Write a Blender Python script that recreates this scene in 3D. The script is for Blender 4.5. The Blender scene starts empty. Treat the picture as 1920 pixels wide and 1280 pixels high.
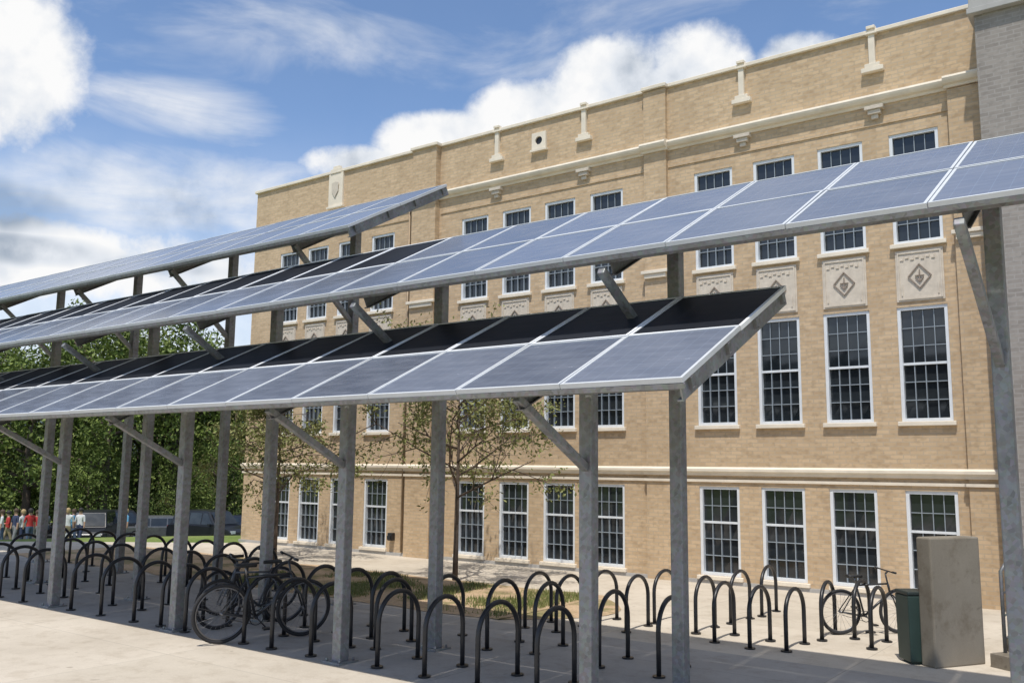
import bpy, bmesh, math, random
from mathutils import Matrix, Vector, noise
random.seed(7)
scene=bpy.context.scene
COL=scene.collection
rad=math.radians

# ------------------------------------------------------------------ node helpers
def newmat(name):
    m=bpy.data.materials.new(name); m.use_nodes=True
    nt=m.node_tree; b=nt.nodes['Principled BSDF']
    return m,nt,b
def N(nt,t,**kw):
    n=nt.nodes.new(t)
    for k,v in kw.items():
        if k=='inp':
            for a,c in v.items(): n.inputs[a].default_value=c
        else: setattr(n,k,v)
    return n
def Lk(nt,a,b): nt.links.new(a,b)
def ramp(nt,fac,stops):
    r=N(nt,'ShaderNodeValToRGB'); e=r.color_ramp.elements
    while len(e)<len(stops): e.new(0.5)
    for i,(p,c) in enumerate(stops):
        e[i].position=p; e[i].color=(c[0],c[1],c[2],1)
    Lk(nt,fac,r.inputs[0]); return r.outputs[0]
def noise_tex(nt,scale,detail=4,rough=.55,vec=None):
    n=N(nt,'ShaderNodeTexNoise',inp={'Scale':scale,'Detail':detail,'Roughness':rough})
    if vec is not None: Lk(nt,vec,n.inputs['Vector'])
    return n.outputs['Fac']
def objco(nt): return N(nt,'ShaderNodeTexCoord').outputs['Object']
def mixc(nt,fac,a,b,mode='MIX'):
    m=N(nt,'ShaderNodeMix',data_type='RGBA',blend_type=mode)
    for s,v in ((0,fac),(6,a),(7,b)):
        if hasattr(v,'links') or hasattr(v,'is_linked'): Lk(nt,v,m.inputs[s])
        else:
            m.inputs[s].default_value = v if s==0 else (v[0],v[1],v[2],1)
    return m.outputs[2]
def bump(nt,b,h,strength=.3,dist=.01):
    n=N(nt,'ShaderNodeBump',inp={'Strength':strength,'Distance':dist}); Lk(nt,h,n.inputs['Height']); Lk(nt,n.outputs[0],b.inputs['Normal'])

def simple(name,c,rough=.6,metal=0,var=.25,scale=6,spec=.5,bmp=0):
    m,nt,b=newmat(name); co=objco(nt)
    f=noise_tex(nt,scale,4,.6,co)
    col=ramp(nt,f,[(.25,[x*(1-var) for x in c]),(.75,[min(1,x*(1+var)) for x in c])])
    Lk(nt,col,b.inputs['Base Color'])
    b.inputs['Roughness'].default_value=rough; b.inputs['Metallic'].default_value=metal
    b.inputs['Specular IOR Level'].default_value=spec
    if bmp: bump(nt,b,noise_tex(nt,scale*6,3,.6,co),bmp,.01)
    return m

def brick_mat(name,c1,c2,cm,dark):
    m,nt,b=newmat(name); co=objco(nt)
    sep=N(nt,'ShaderNodeSeparateXYZ'); Lk(nt,co,sep.inputs[0])
    add=N(nt,'ShaderNodeMath',operation='ADD'); Lk(nt,sep.outputs[0],add.inputs[0]); Lk(nt,sep.outputs[1],add.inputs[1])
    cb=N(nt,'ShaderNodeCombineXYZ'); Lk(nt,add.outputs[0],cb.inputs[0]); Lk(nt,sep.outputs[2],cb.inputs[1])
    br=N(nt,'ShaderNodeTexBrick',inp={'Scale':1,'Brick Width':.21,'Row Height':.07,'Mortar Size':.009,'Mortar Smooth':.2,'Bias':-.1,
        'Color1':(*c1,1),'Color2':(*c2,1),'Mortar':(*cm,1)})
    Lk(nt,cb.outputs[0],br.inputs['Vector'])
    big=noise_tex(nt,.55,3,.6,co)
    st=N(nt,'ShaderNodeMapping'); st.inputs['Scale'].default_value=(10,10,17); Lk(nt,co,st.inputs[0])
    sp=noise_tex(nt,1.0,1,.5,st.outputs[0])
    col=mixc(nt,ramp(nt,sp,[(.50,(0,0,0)),(.74,(.5,.5,.5))]),br.outputs['Color'],dark)
    stn=N(nt,'ShaderNodeMapping'); stn.inputs['Scale'].default_value=(1.6,1.6,.25); Lk(nt,co,stn.inputs[0])
    streak=noise_tex(nt,1.0,4,.6,stn.outputs[0])
    col=mixc(nt,.3,col,ramp(nt,streak,[(.3,(.66,.64,.62)),(.6,(1,1,1))]),'MULTIPLY')
    col=mixc(nt,.35,col,ramp(nt,big,[(.3,(.80,.77,.74)),(.65,(1.0,1.0,1.0))]),'MULTIPLY')
    Lk(nt,col,b.inputs['Base Color']); b.inputs['Roughness'].default_value=.88; b.inputs['Specular IOR Level'].default_value=.25
    bump(nt,b,br.outputs['Fac'],-.45,.01)
    return m
M={}
M['brick']=brick_mat('tan_brick',(.635,.475,.305),(.515,.375,.235),(.51,.405,.29),(.38,.27,.165))
M['greybrick']=brick_mat('grey_brick',(.33,.30,.275),(.26,.235,.215),(.34,.32,.30),(.21,.19,.175))
M['stone']=simple('cream_stone',(.75,.67,.55),.8,0,.12,3,.3,.15)
M['carved']=simple('carved_stone',(.60,.53,.44),.85,0,.16,7,.3,.3)
M['emblem']=simple('emblem_stone',(.27,.22,.18),.85,0,.2,9,.3)
M['frame']=simple('window_frame_paint',(.70,.73,.76),.5,0,.08,5)
M['muntin']=simple('muntin_paint',(.28,.32,.36),.5,0,.08,5)
M['capstone']=simple('grey_capstone',(.40,.39,.375),.8,0,.12,3)
M['roof']=simple('flat_roof_membrane',(.25,.24,.23),.9)
M['downspout']=simple('bronze_metal',(.30,.22,.14),.5,.2)

def glass_mat():
    m,nt,b=newmat('window_glass'); co=objco(nt)
    oi=N(nt,'ShaderNodeObjectInfo')
    f=noise_tex(nt,1.3,3,.5,co)
    c=ramp(nt,f,[(.35,(.008,.012,.016)),(.7,(.04,.048,.055))])
    c2=mixc(nt,oi.outputs['Random'],c,(.022,.026,.03))
    Lk(nt,c2,b.inputs['Base Color']); b.inputs['Roughness'].default_value=.06
    b.inputs['IOR'].default_value=1.6
    bump(nt,b,noise_tex(nt,2.2,1,.5,co),.12,.02)
    return m
M['glass']=glass_mat()

def galv(name,k=1.0):
    m,nt,b=newmat(name); co=objco(nt)
    v=N(nt,'ShaderNodeTexVoronoi',inp={'Scale':28}); Lk(nt,co,v.inputs['Vector'])
    f=noise_tex(nt,3,5,.65,co)
    c=ramp(nt,f,[(.3,[x*k for x in(.15,.165,.18)]),(.7,[x*k for x in(.27,.29,.31)])])
    c=mixc(nt,.25,c,v.outputs['Color'],'OVERLAY')
    sx=N(nt,'ShaderNodeHueSaturation',inp={'Saturation':.3,'Value':1}); Lk(nt,c,sx.inputs['Color'])
    Lk(nt,sx.outputs[0],b.inputs['Base Color']); b.inputs['Metallic'].default_value=.4
    Lk(nt,ramp(nt,f,[(.3,(.4,)*3),(.7,(.65,)*3)]),b.inputs['Roughness'])
    return m
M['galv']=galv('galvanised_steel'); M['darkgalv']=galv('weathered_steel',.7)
M['alu']=simple('anodised_aluminium',(.60,.62,.64),.5,.1,.08,4)
M['alubright']=simple('lightened_aluminium',(.85,.86,.88),.5,0,.05,4)  # frame aluminium copy, colour lightened to offset shade on the upper panels
M['backsheet']=simple('panel_backsheet',(.05,.05,.055),.6)
def cells(name,k,ior,spec=.5,line=1.3,ro=(.14,.30)):
    m,nt,b=newmat(name); co=objco(nt)
    br=N(nt,'ShaderNodeTexBrick',offset=0.0,inp={'Scale':1,'Brick Width':.126,'Row Height':.126,'Mortar Size':.0028,'Mortar Smooth':.2,'Bias':0,
       'Color1':(.130*k,.15*k,.20*k,1),'Color2':(.137*k,.158*k,.21*k,1),'Mortar':(.13*k*line,.155*k*line,.205*k*line,1)})
    Lk(nt,co,br.inputs['Vector'])
    oi=N(nt,'ShaderNodeObjectInfo')
    rr=ramp(nt,oi.outputs['Random'],[(0,(.78,.78,.78)),(1,(1.25,1.23,1.2))])
    c=mixc(nt,1.0,br.outputs['Color'],rr,'MULTIPLY')
    mp=N(nt,'ShaderNodeMapping'); mp.inputs['Scale'].default_value=(1,4,1); Lk(nt,co,mp.inputs[0])
    f=noise_tex(nt,1.8,5,.6,mp.outputs[0])
    c=mixc(nt,ramp(nt,f,[(.4,(0,0,0)),(.9,(.35,.35,.35))]),c,(.34*k,.36*k,.41*k))
    Lk(nt,c,b.inputs['Base Color'])
    Lk(nt,ramp(nt,f,[(.3,(ro[0],)*3),(.75,(ro[1],)*3)]),b.inputs['Roughness'])
    b.inputs['IOR'].default_value=ior; b.inputs['Specular IOR Level'].default_value=spec
    return m
M['cells']=cells('solar_cells',1.0,1.5)
M['cellsshade']=cells('shade_painted_solar_cells',.13,1.25,.15,1.3,(.42,.5))  # same cells, with shade and dark reflection from the row above painted in
M['blackpaint']=simple('black_powder_coat',(.018,.018,.02),.38,0,.3,12)
M['rubber']=simple('tyre_rubber',(.025,.025,.027),.85)
M['chrome']=simple('spoke_steel',(.22,.22,.23),.35,.8,.1)
M['bikeframe_dark']=simple('bicycle_paint_black',(.03,.032,.036),.3)
M['bikeframe_grey']=simple('bicycle_paint_grey',(.09,.10,.115),.3)
M['saddle']=simple('saddle_vinyl',(.02,.02,.02),.6)
M['bin']=simple('green_bin_plastic',(.022,.045,.038),.5,0,.2,5)
M['binlid']=simple('bin_lid_plastic',(.02,.03,.028),.5)
M['bark']=simple('tree_bark',(.13,.10,.08),.9,0,.35,14,.2,.4)

def concrete(name,c1,c2,joint=1.5,jc=.55,stain=.5):
    m,nt,b=newmat(name); co=objco(nt)
    f=noise_tex(nt,.7,6,.62,co); g=noise_tex(nt,55,2,.6,co)
    c=ramp(nt,f,[(.32,c1),(.68,c2)])
    c=mixc(nt,.4,c,ramp(nt,g,[(.3,(.8,.8,.8)),(.7,(1,1,1))]),'MULTIPLY')
    st=noise_tex(nt,3.5,5,.7,co)
    c=mixc(nt,stain,c,ramp(nt,st,[(.36,(.76,.73,.69)),(.5,(1,1,1))]),'MULTIPLY')
    sp=noise_tex(nt,7,1,.5,co)
    c=mixc(nt,.6,c,ramp(nt,sp,[(.74,(1,1,1)),(.78,(.55,.53,.5))]),'MULTIPLY')
    if joint:
        br=N(nt,'ShaderNodeTexBrick',offset=0.0,inp={'Scale':1,'Brick Width':joint,'Row Height':joint,'Mortar Size':.008,'Mortar Smooth':.3,'Bias':0,
          'Color1':(1,1,1,1),'Color2':(.93,.93,.92,1),'Mortar':(jc,jc,jc,1)})
        Lk(nt,co,br.inputs['Vector'])
        c=mixc(nt,1.0,c,br.outputs['Color'],'MULTIPLY')
    Lk(nt,c,b.inputs['Base Color']); b.inputs['Roughness'].default_value=.9; b.inputs['Specular IOR Level'].default_value=.25
    bump(nt,b,g,.15,.004)
    return m
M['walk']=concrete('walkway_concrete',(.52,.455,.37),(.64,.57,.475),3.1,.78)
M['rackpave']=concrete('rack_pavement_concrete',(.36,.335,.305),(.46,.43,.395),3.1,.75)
M['conwall']=concrete('wall_concrete',(.185,.16,.125),(.27,.24,.195),0,.5,.9)
def ground_mat():
    m,nt,b=newmat('lawn_grass'); co=objco(nt)
    f=noise_tex(nt,.35,5,.65,co); g=noise_tex(nt,9,3,.7,co)
    c=ramp(nt,f,[(.3,(.11,.17,.035)),(.6,(.19,.24,.07)),(.8,(.26,.25,.11))])
    c=mixc(nt,.7,c,ramp(nt,g,[(.3,(.6,.6,.6)),(.7,(1.15,1.15,1.1))]),'MULTIPLY')
    Lk(nt,c,b.inputs['Base Color']); b.inputs['Roughness'].default_value=.95; b.inputs['Specular IOR Level'].default_value=.1
    bump(nt,b,g,.5,.04)
    return m
M['lawn']=ground_mat()
def bed_mat():
    m,nt,b=newmat('soil_and_mulch'); co=objco(nt)
    f=noise_tex(nt,1.1,5,.65,co); g=noise_tex(nt,24,3,.7,co)
    c=ramp(nt,f,[(.32,(.20,.19,.085)),(.42,(.34,.28,.15)),(.5,(.54,.39,.25)),(.75,(.62,.48,.33))])
    c=mixc(nt,.7,c,ramp(nt,g,[(.3,(.6,.6,.6)),(.7,(1.1,1.1,1.1))]),'MULTIPLY')
    Lk(nt,c,b.inputs['Base Color']); b.inputs['Roughness'].default_value=.97; b.inputs['Specular IOR Level'].default_value=.1
    bump(nt,b,g,.6,.03)
    return m
M['bed']=bed_mat()
def leaf_mat(name,ca,cb,cc):
    m,nt,b=newmat(name); co=objco(nt)
    g=N(nt,'ShaderNodeNewGeometry')
    f=noise_tex(nt,.8,2,.6,co)
    mx=N(nt,'ShaderNodeMath',operation='MULTIPLY_ADD'); Lk(nt,g.outputs['Random Per Island'],mx.inputs[0]); mx.inputs[1].default_value=.55
    h=N(nt,'ShaderNodeMath',operation='MULTIPLY'); Lk(nt,f,h.inputs[0]); h.inputs[1].default_value=.5; Lk(nt,h.outputs[0],mx.inputs[2])
    c=ramp(nt,mx.outputs[0],[(.15,ca),(.5,cb),(.85,cc)])
    Lk(nt,c,b.inputs['Base Color']); b.inputs['Roughness'].default_value=.6; b.inputs['Specular IOR Level'].default_value=.25
    return m
M['leafdark']=leaf_mat('broadleaf_foliage',(.03,.05,.010),(.105,.15,.03),(.24,.285,.075))
M['leaflight']=leaf_mat('locust_foliage',(.10,.12,.035),(.20,.215,.07),(.31,.31,.13))
M['grassblade']=leaf_mat('grass_blades',(.10,.14,.035),(.19,.22,.07),(.34,.32,.15))

# ------------------------------------------------------------------ mesh helpers
class MB:
    def __init__(s): s.v=[]; s.f=[]; s.m=[]; s.sm=[]
    def add(s,vs,fs,mi=0,sm=False):
        o=len(s.v); s.v+= [tuple(v) for v in vs]
        for f in fs: s.f.append(tuple(i+o for i in f)); s.m.append(mi); s.sm.append(sm)
    def box(s,a,b,mi=0,mat=None):
        x0,y0,z0=a; x1,y1,z1=b
        vs=[Vector(p) for p in((x0,y0,z0),(x1,y0,z0),(x1,y1,z0),(x0,y1,z0),(x0,y0,z1),(x1,y0,z1),(x1,y1,z1),(x0,y1,z1))]
        if mat is not None: vs=[mat@v for v in vs]
        s.add(vs,[(0,3,2,1),(4,5,6,7),(0,1,5,4),(1,2,6,5),(2,3,7,6),(3,0,4,7)],mi)
    def quad(s,a,b,c,d,mi=0): s.add([a,b,c,d],[(0,1,2,3)],mi)
    def tube(s,pts,r,n=8,mi=0,closed=False,caps=True,sm=True):
        pts=[Vector(p) for p in pts]; L=len(pts)
        rs=r if isinstance(r,(list,tuple)) else [r]*L
        vs=[];prev=None
        for i,p in enumerate(pts):
            if closed: t=(pts[(i+1)%L]-pts[i-1])
            else: t=(pts[min(i+1,L-1)]-pts[max(i-1,0)])
            t.normalize()
            if prev is None:
                u=t.orthogonal().normalized()
            else:
                u=prev-t*prev.dot(t)
                if u.length<1e-5: u=t.orthogonal()
                u.normalize()
            prev=u; w=t.cross(u)
            for k in range(n):
                a=2*math.pi*k/n; vs.append(p+(u*math.cos(a)+w*math.sin(a))*rs[i])
        fs=[]
        for i in range(L if closed else L-1):
            j=(i+1)%L
            for k in range(n):
                k2=(k+1)%n; fs.append((i*n+k,i*n+k2,j*n+k2,j*n+k))
        if caps and not closed:
            fs.append(tuple(reversed(range(n)))); fs.append(tuple(range((L-1)*n,L*n)))
        s.add(vs,fs,mi,sm)
    def obj(s,name,mats,parent=None,loc=(0,0,0),rot=(0,0,0),bevel=0,label=None):
        me=bpy.data.meshes.new(name); me.from_pydata(s.v,[],s.f)
        for m in mats: me.materials.append(m)
        me.polygons.foreach_set('material_index',s.m); me.polygons.foreach_set('use_smooth',s.sm); me.update()
        o=bpy.data.objects.new(name,me); COL.objects.link(o)
        o.location=loc; o.rotation_euler=rot
        if parent: o.parent=parent
        if bevel:
            b=o.modifiers.new('b','BEVEL'); b.width=bevel; b.segments=2; b.limit_method='ANGLE'
        if label: o['label']=label
        return o
def empty(name,loc=(0,0,0),rot=(0,0,0)):
    o=bpy.data.objects.new(name,None); COL.objects.link(o); o.location=loc; o.rotation_euler=rot; o.empty_display_size=.2
    return o
def tag(o,label,cat,group=None):
    o['label']=label; o['category']=cat
    if group: o['group']=group
def copy_tree(o,parent=None):
    c=o.copy(); COL.objects.link(c)
    if parent is not None: c.parent=parent
    for ch in list(o.children): copy_tree(ch,c)
    return c
def Rz(a): return Matrix.Rotation(a,4,'Z')

# ------------------------------------------------------------------ ground
def gz(x,y):
    r=math.hypot(x,y); d=min(max(r-29,0),26)
    return -.09*d
def build_ground():
    b=MB(); rs=[0,5,10,15,20,25,27,29,31,34,38,42,46,50,53,55,58,65,80,110,160,260,500,1000,3000]
    n=96; vs=[(0,0,0)]
    for r in rs[1:]:
        for k in range(n):
            a=2*math.pi*k/n; x=r*math.cos(a);y=r*math.sin(a); vs.append((x,y,gz(x,y)))
    fs=[(0,1+k,1+(k+1)%n) for k in range(n)]
    for i in range(len(rs)-2):
        for k in range(n):
            k2=(k+1)%n; fs.append((1+i*n+k,1+(i+1)*n+k,1+(i+1)*n+k2,1+i*n+k2))
    b.add(vs,fs,0,True)
    o=b.obj('ground',[M['lawn']]); o['kind']='structure'
build_ground()
def sheet(name,pts,z,mat):
    b=MB(); b.add([(x,y,z) for x,y in pts],[tuple(range(len(pts)))],0); o=b.obj(name,[mat]); o['kind']='structure'; return o
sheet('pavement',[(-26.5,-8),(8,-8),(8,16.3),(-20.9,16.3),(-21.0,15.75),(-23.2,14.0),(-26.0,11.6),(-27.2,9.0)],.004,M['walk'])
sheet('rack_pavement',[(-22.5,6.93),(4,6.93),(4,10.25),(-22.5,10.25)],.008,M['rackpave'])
bp=[]
for i in range(60):
    t=i/59; bp.append((-22.0+t*14.1+random.uniform(-.05,.05),10.35+.06*math.sin(i*.9)+random.uniform(-.05,.05)))
for i in range(10):
    t=i/9; bp.append((-7.9+1.0*math.sin(math.pi*t),10.4+t*2.9))
for i in range(60):
    t=i/59; bp.append((-7.9-t*14.1,13.45+.05*math.sin(i*.7)+random.uniform(-.05,.05)))
sheet('planting_bed_soil',bp,.012,M['bed'])
rd=sheet('car_park_road',[(-62,18),(-36,34),(-46,52),(-78,28)],0,concrete('asphalt',(.045,.045,.047),(.07,.07,.07),0))
me=rd.data
bm=bmesh.new(); bm.from_mesh(me); bmesh.ops.subdivide_edges(bm,edges=bm.edges[:],cuts=14,use_grid_fill=True)
for v in bm.verts: v.co.z=gz(v.co.x,v.co.y)+.03
bm.to_mesh(me); bm.free()

def grass():
    b=MB(); vs=[];fs=[]
    for _ in range(24000):
        x=random.uniform(-14.5,-8.0); y=random.uniform(10.5,13.2)
        d=noise.noise(Vector((x*.9,y*.9,3)))
        if d<random.uniform(-.10,.25): continue
        h=random.uniform(.03,.10); a=random.uniform(0,6.28); w=.008
        dx,dy=math.cos(a)*w,math.sin(a)*w; lx,ly=random.uniform(-.03,.03),random.uniform(-.03,.03)
        i=len(vs); vs+=[(x-dx,y-dy,.012),(x+dx,y+dy,.012),(x+lx,y+ly,.012+h)]; fs.append((i,i+1,i+2))
    b.add(vs,fs,0); o=b.obj('grass',[M['grassblade']]); o['kind']='stuff'; o['label']='sparse patchy grass growing in the planting bed'
grass()

# ------------------------------------------------------------------ school building
YF=16.24
SB=empty('school_building',(-12,YF,0)); tag(SB,'three storey tan brick school with white framed windows and stone bands','building')
def P(o):
    o.parent=SB; o.location=Vector(o.location)-SB.location; return o
WC={'R':[-3.45,-4.70,-5.93,-7.15],'M':[-9.57,-10.75,-11.93,-13.14],'L':[-16.08,-17.30,-18.50,-19.65]}
WW=.80
floors=[(.15,1.79),(2.93,4.87),(5.96,7.93)]
def facade_piece(b,x0,x1,z0,z1,Y,ops,rev=.14):
    xs=sorted({x0,x1,*[o[0] for o in ops],*[o[1] for o in ops]}); zs=sorted({z0,z1,*[o[2] for o in ops],*[o[3] for o in ops]})
    for i in range(len(xs)-1):
        for j in range(len(zs)-1):
            cx=(xs[i]+xs[i+1])/2; cz=(zs[j]+zs[j+1])/2
            if any(o[0]<cx<o[1] and o[2]<cz<o[3] for o in ops): continue
            b.quad((xs[i],Y,zs[j]),(xs[i+1],Y,zs[j]),(xs[i+1],Y,zs[j+1]),(xs[i],Y,zs[j+1]))
    for a,c,d,e in ops:
        b.quad((a,Y,d),(a,Y+rev,d),(a,Y+rev,e),(a,Y,e)); b.quad((c,Y+rev,d),(c,Y,d),(c,Y,e),(c,Y+rev,e))
        b.quad((a,Y+rev,e),(c,Y+rev,e),(c,Y,e),(a,Y,e)); b.quad((a,Y,d),(c,Y,d),(c,Y+rev,d),(a,Y+rev,d))
XE=-2.12
wb=MB(); ZT=9.86
opsM=[(c-WW/2,c+WW/2,a,d) for k in 'RM' for c in WC[k] for a,d in floors]
opsL=[(c-WW/2,c+WW/2,a,d) for c in WC['L'] for a,d in floors]
YL=YF-.06; YPr=YF-.16
facade_piece(wb,-14.3,XE,-1,ZT,YF,opsM)
facade_piece(wb,-21.2,-15.0,-3,ZT,YL,opsL)
wb.box((-15.02,YPr,-1),(-14.25,YF+.5,ZT+.005))
wb.box((-8.62,YF-.09,-1),(-8.12,YF+.02,ZT-.01))
wb.box((-2.86,YF-.10,-1),(XE-.02,YF+.02,8.5))
wb.quad((-21.2,YF+14,-4),(-21.2,YL,-4),(-21.2,YL,ZT),(-21.2,YF+14,ZT))
wb.quad((XE,YF+14,-4),(-21.2,YF+14,-4),(-21.2,YF+14,ZT),(XE,YF+14,ZT))
wb.quad((-21.2,YL,ZT-.5),(XE,YL+.3,ZT-.5),(XE,YF+14,ZT-.5),(-21.2,YF+14,ZT-.5),1)
wb.quad((-21.2,YL+.3,ZT),(XE,YF+.3,ZT),(XE,YF+.3,ZT-.5),(-21.2,YL+.3,ZT-.5))
for z in (8.16,):
    wb.box((-14.2,YF-.02,z),(-8.63,YF+.01,z+.045)); wb.box((-8.11,YF-.02,z),(-2.87,YF+.01,z+.045)); wb.box((-21.2,YL-.02,z),(-15.03,YL+.01,z+.045))
P(wb.obj('wall',[M['brick'],M['roof']]))
cb=MB()
def cop(x0,x1,y,dz=0): cb.box((x0,y-.06,ZT+dz),(x1,y+.34,ZT+.08+dz))
cop(-21.26,-15.08,YL); cop(-15.07,-14.2,YPr,.006); cop(-14.19,-8.66,YF,.0); cop(-8.65,-8.09,YF-.09,.006); cop(-8.08,XE,YF,0)
P(cb.obj('parapet_coping',[M['stone']],bevel=.012))
def profile(b,x0,x1,y,z,prof):
    n=len(prof); vs=[]
    for x in (x0,x1):
        for o_,d in prof: vs.append((x,y-o_,z+d))
    fs=[(i,n+i,n+i+1,i+1) for i in range(n-1)]
    fs.append(tuple(reversed(range(n)))); fs.append(tuple(range(n,2*n)))
    b.add(vs,fs)
pc=[(-.02,-.08),(.03,-.08),(.045,-.04),(.10,-.02),(.13,.02),(.145,.06),(.13,.10),(.02,.14),(-.02,.14)]
sb=MB()
profile(sb,-14.24,-8.63,YF,8.60,pc); profile(sb,-8.11,-2.87,YF,8.60,pc); profile(sb,-21.25,-15.03,YL,8.60,pc)
profile(sb,-8.66,-8.08,YF-.09,8.60,pc); profile(sb,-2.9,XE-.04,YF-.10,8.60,pc); profile(sb,-15.05,-14.22,YPr,8.60,pc)
P(sb.obj('stringcourse',[M['stone']]))
lb=MB(); pl=[(-.02,-.07),(.04,-.07),(.055,-.02),(.09,.01),(.09,.055),(.01,.09),(-.02,.09)]
for x0,x1,y in ((-14.24,-8.63,YF),(-8.11,-2.87,YF),(-21.25,-15.03,YL),(-8.66,-8.08,YF-.09),(-2.9,XE-.04,YF-.1),(-15.05,-14.22,YPr)):
    profile(lb,x0,x1,y,2.06,pl); lb.box((x0,y-.03,1.87),(x1,y+.01,1.92))
P(lb.obj('stone_ledge',[M['stone']]))
bb=MB()
for x0,x1,y in ((-14.24,-8.63,YF),(-8.11,-2.87,YF),(-21.25,-15.03,YL)): bb.box((x0,y-.04,-1),(x1,y+.01,.07))
P(bb.obj('foundation_course',[M['capstone']]))
for x,y in ((-8.37,YF-.09),(-2.6,YF-.10),(-14.63,YPr)):
    c=MB(); w=.30 if x>-14 else .44
    c.box((-w,-.09,0),(w,.02,.07)); c.box((-w*.8,-.06,-.09),(w*.8,.02,-.003))
    P(c.obj('pier_cap',[M['stone']],loc=(x,y,5.98),bevel=.01))
om=MB(); om.box((-.055,-.07,.09),(.055,.01,.80)); om.box((-.19,-.10,0),(.19,.01,.088)); om.box((-.13,-.085,.0885),(.13,.01,.16)); om.box((-.10,-.10,.70),(.10,.01,.742)); om.box((-.075,-.10,.802),(.075,.03,.86))
bm_=MB(); bm_.box((-.16,-.13,.16),(.16,.01,.23)); bm_.box((-.11,-.10,.08),(.11,.01,.158)); bm_.box((-.06,-.06,0),(.06,.01,.078))
o0=b0=None
for x in (-4.05,-6.50,-10.10,-12.48):
    if o0 is None:
        o0=om.obj('parapet_ornament',[M['stone']],bevel=.008); b0=bm_.obj('bracket',[M['carved']],bevel=.008); a,c=o0,b0
    else:
        a=o0.copy(); c=b0.copy(); COL.objects.link(a); COL.objects.link(c)
    a.location=(x,YF,9.14); c.location=(x,YF,8.27); P(a); P(c)
vn=MB(); 
seg=24; R_=.095; S=.19
vs=[];fs=[]
for k in range(seg):
    a=2*math.pi*k/seg+math.pi/4; c,s_=math.cos(a),math.sin(a); mx=max(abs(c),abs(s_))
    vs+= [(c/mx*S,-.06,s_/mx*S),(c*R_,-.06,s_*R_),(c*R_,.10,s_*R_),(c/mx*S,.02,s_/mx*S)]
for k in range(seg):
    i=4*k;j=4*((k+1)%seg); fs+=[(i,j,j+1,i+1),(i+1,j+1,j+2,i+2),(i+3,j+3,j,i)]
vn.add(vs,fs,0); vn.add([(v[0],-.02,v[2]) for v in [vs[4*k+2] for k in range(seg)]],[tuple(range(seg))],1)
vn.box((-.22,-.09,-.25),(.22,.01,-.2))
P(vn.obj('roundel_vent',[M['stone'],M['blackpaint']],loc=(-11.29,YF,9.40)))
sh=MB(); sh.box((-.27,-.06,0),(.27,.02,.9)); sh.box((-.20,-.08,.9),(.20,.04,1.02)); sh.box((-.12,-.06,1.02),(.12,.04,1.10))
sh.add([(-.13,-.085,.62),(0,-.085,.66),(.13,-.085,.62),(.12,-.085,.4),(0,-.085,.22),(-.12,-.085,.4)],[(0,5,4,3,2,1)],1)
sh.box((-.31,-.09,-.06),(.31,.01,0))
P(sh.obj('shield_ornament',[M['stone'],M['carved']],loc=(-17.85,YL,8.95),bevel=.008))

# windows ---------------------------------------------------
def make_window(h,cols,rows,seed,sill=True):
    rnd=random.Random(seed); w=WW
    g=MB(); fw=.055
    x0,x1=-w/2+fw,w/2-fw; z0,z1=fw,h-fw; cw=(x1-x0)/cols; rh=(z1-z0)/rows
    for i in range(cols):
        for j in range(rows):
            a,c=x0+i*cw,x0+(i+1)*cw; d,e=z0+j*rh,z0+(j+1)*rh
            t=[rnd.uniform(-.002,.002) for _ in range(4)]; yy=.085 if j>=rows/2 else .115
            g.quad((a,yy+t[0],d),(c,yy+t[1],d),(c,yy+t[2],e),(a,yy+t[3],e),0)
    win=g.obj('window',[M['glass']])
    f=MB()
    f.box((-w/2,.02,0),(-w/2+fw,.139,h)); f.box((w/2-fw,.02,0),(w/2,.139,h))
    f.box((-w/2+fw,.02,h-fw),(w/2-fw,.139,h)); f.box((-w/2+fw,.02,0),(w/2-fw,.139,fw))
    zm=z0+(rows//2 if rows%2==0 else (rows+1)//2)*rh
    f.box((x0,.05,zm-.02),(x1,.13,zm+.02))
    q=.0065
    for i in range(1,cols): f.box((x0+i*cw-q,.066,z0),(x0+i*cw+q,.112,zm-.02),1); f.box((x0+i*cw-q,.062,zm+.02),(x0+i*cw+q,.082,z1),1)
    for j in range(1,rows):
        zz=z0+j*rh
        if abs(zz-zm)<.03: continue
        yy=.068 if zz<zm else .064
        for i in range(cols): f.box((x0+i*cw+q+.0005,yy,zz-q),(x0+(i+1)*cw-q-.0005,yy+(.044 if zz<zm else .018),zz+q),1)
    fr=f.obj('frame',[M['frame'],M['muntin']],parent=win)
    if sill:
        s=MB(); s.box((-w/2-.05,-.07,-.075),(w/2+.05,.06,-.002)); s.obj('sill',[M['stone']],parent=win,bevel=.008)
    return win
ws=[make_window(floors[i][1]-floors[i][0],4,[5,6,6][i],i*10+k,True) for i in range(3) for k in range(3)]
for key,cs in WC.items():
    for c in cs:
        for i,(a,d) in enumerate(floors):
            src=ws[i*3+random.randrange(3)]
            if not src.get('used'):
                src['used']=1; o=src
            else: o=copy_tree(src)
            o.location=(c,YF if key!='L' else YL,a); P(o)
for w_ in ws:
    if not w_.get('used'):
        for ch in list(w_.children): bpy.data.objects.remove(ch)
        bpy.data.objects.remove(w_)
for o in bpy.data.objects:
    if 'used' in o: del o['used']
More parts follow.
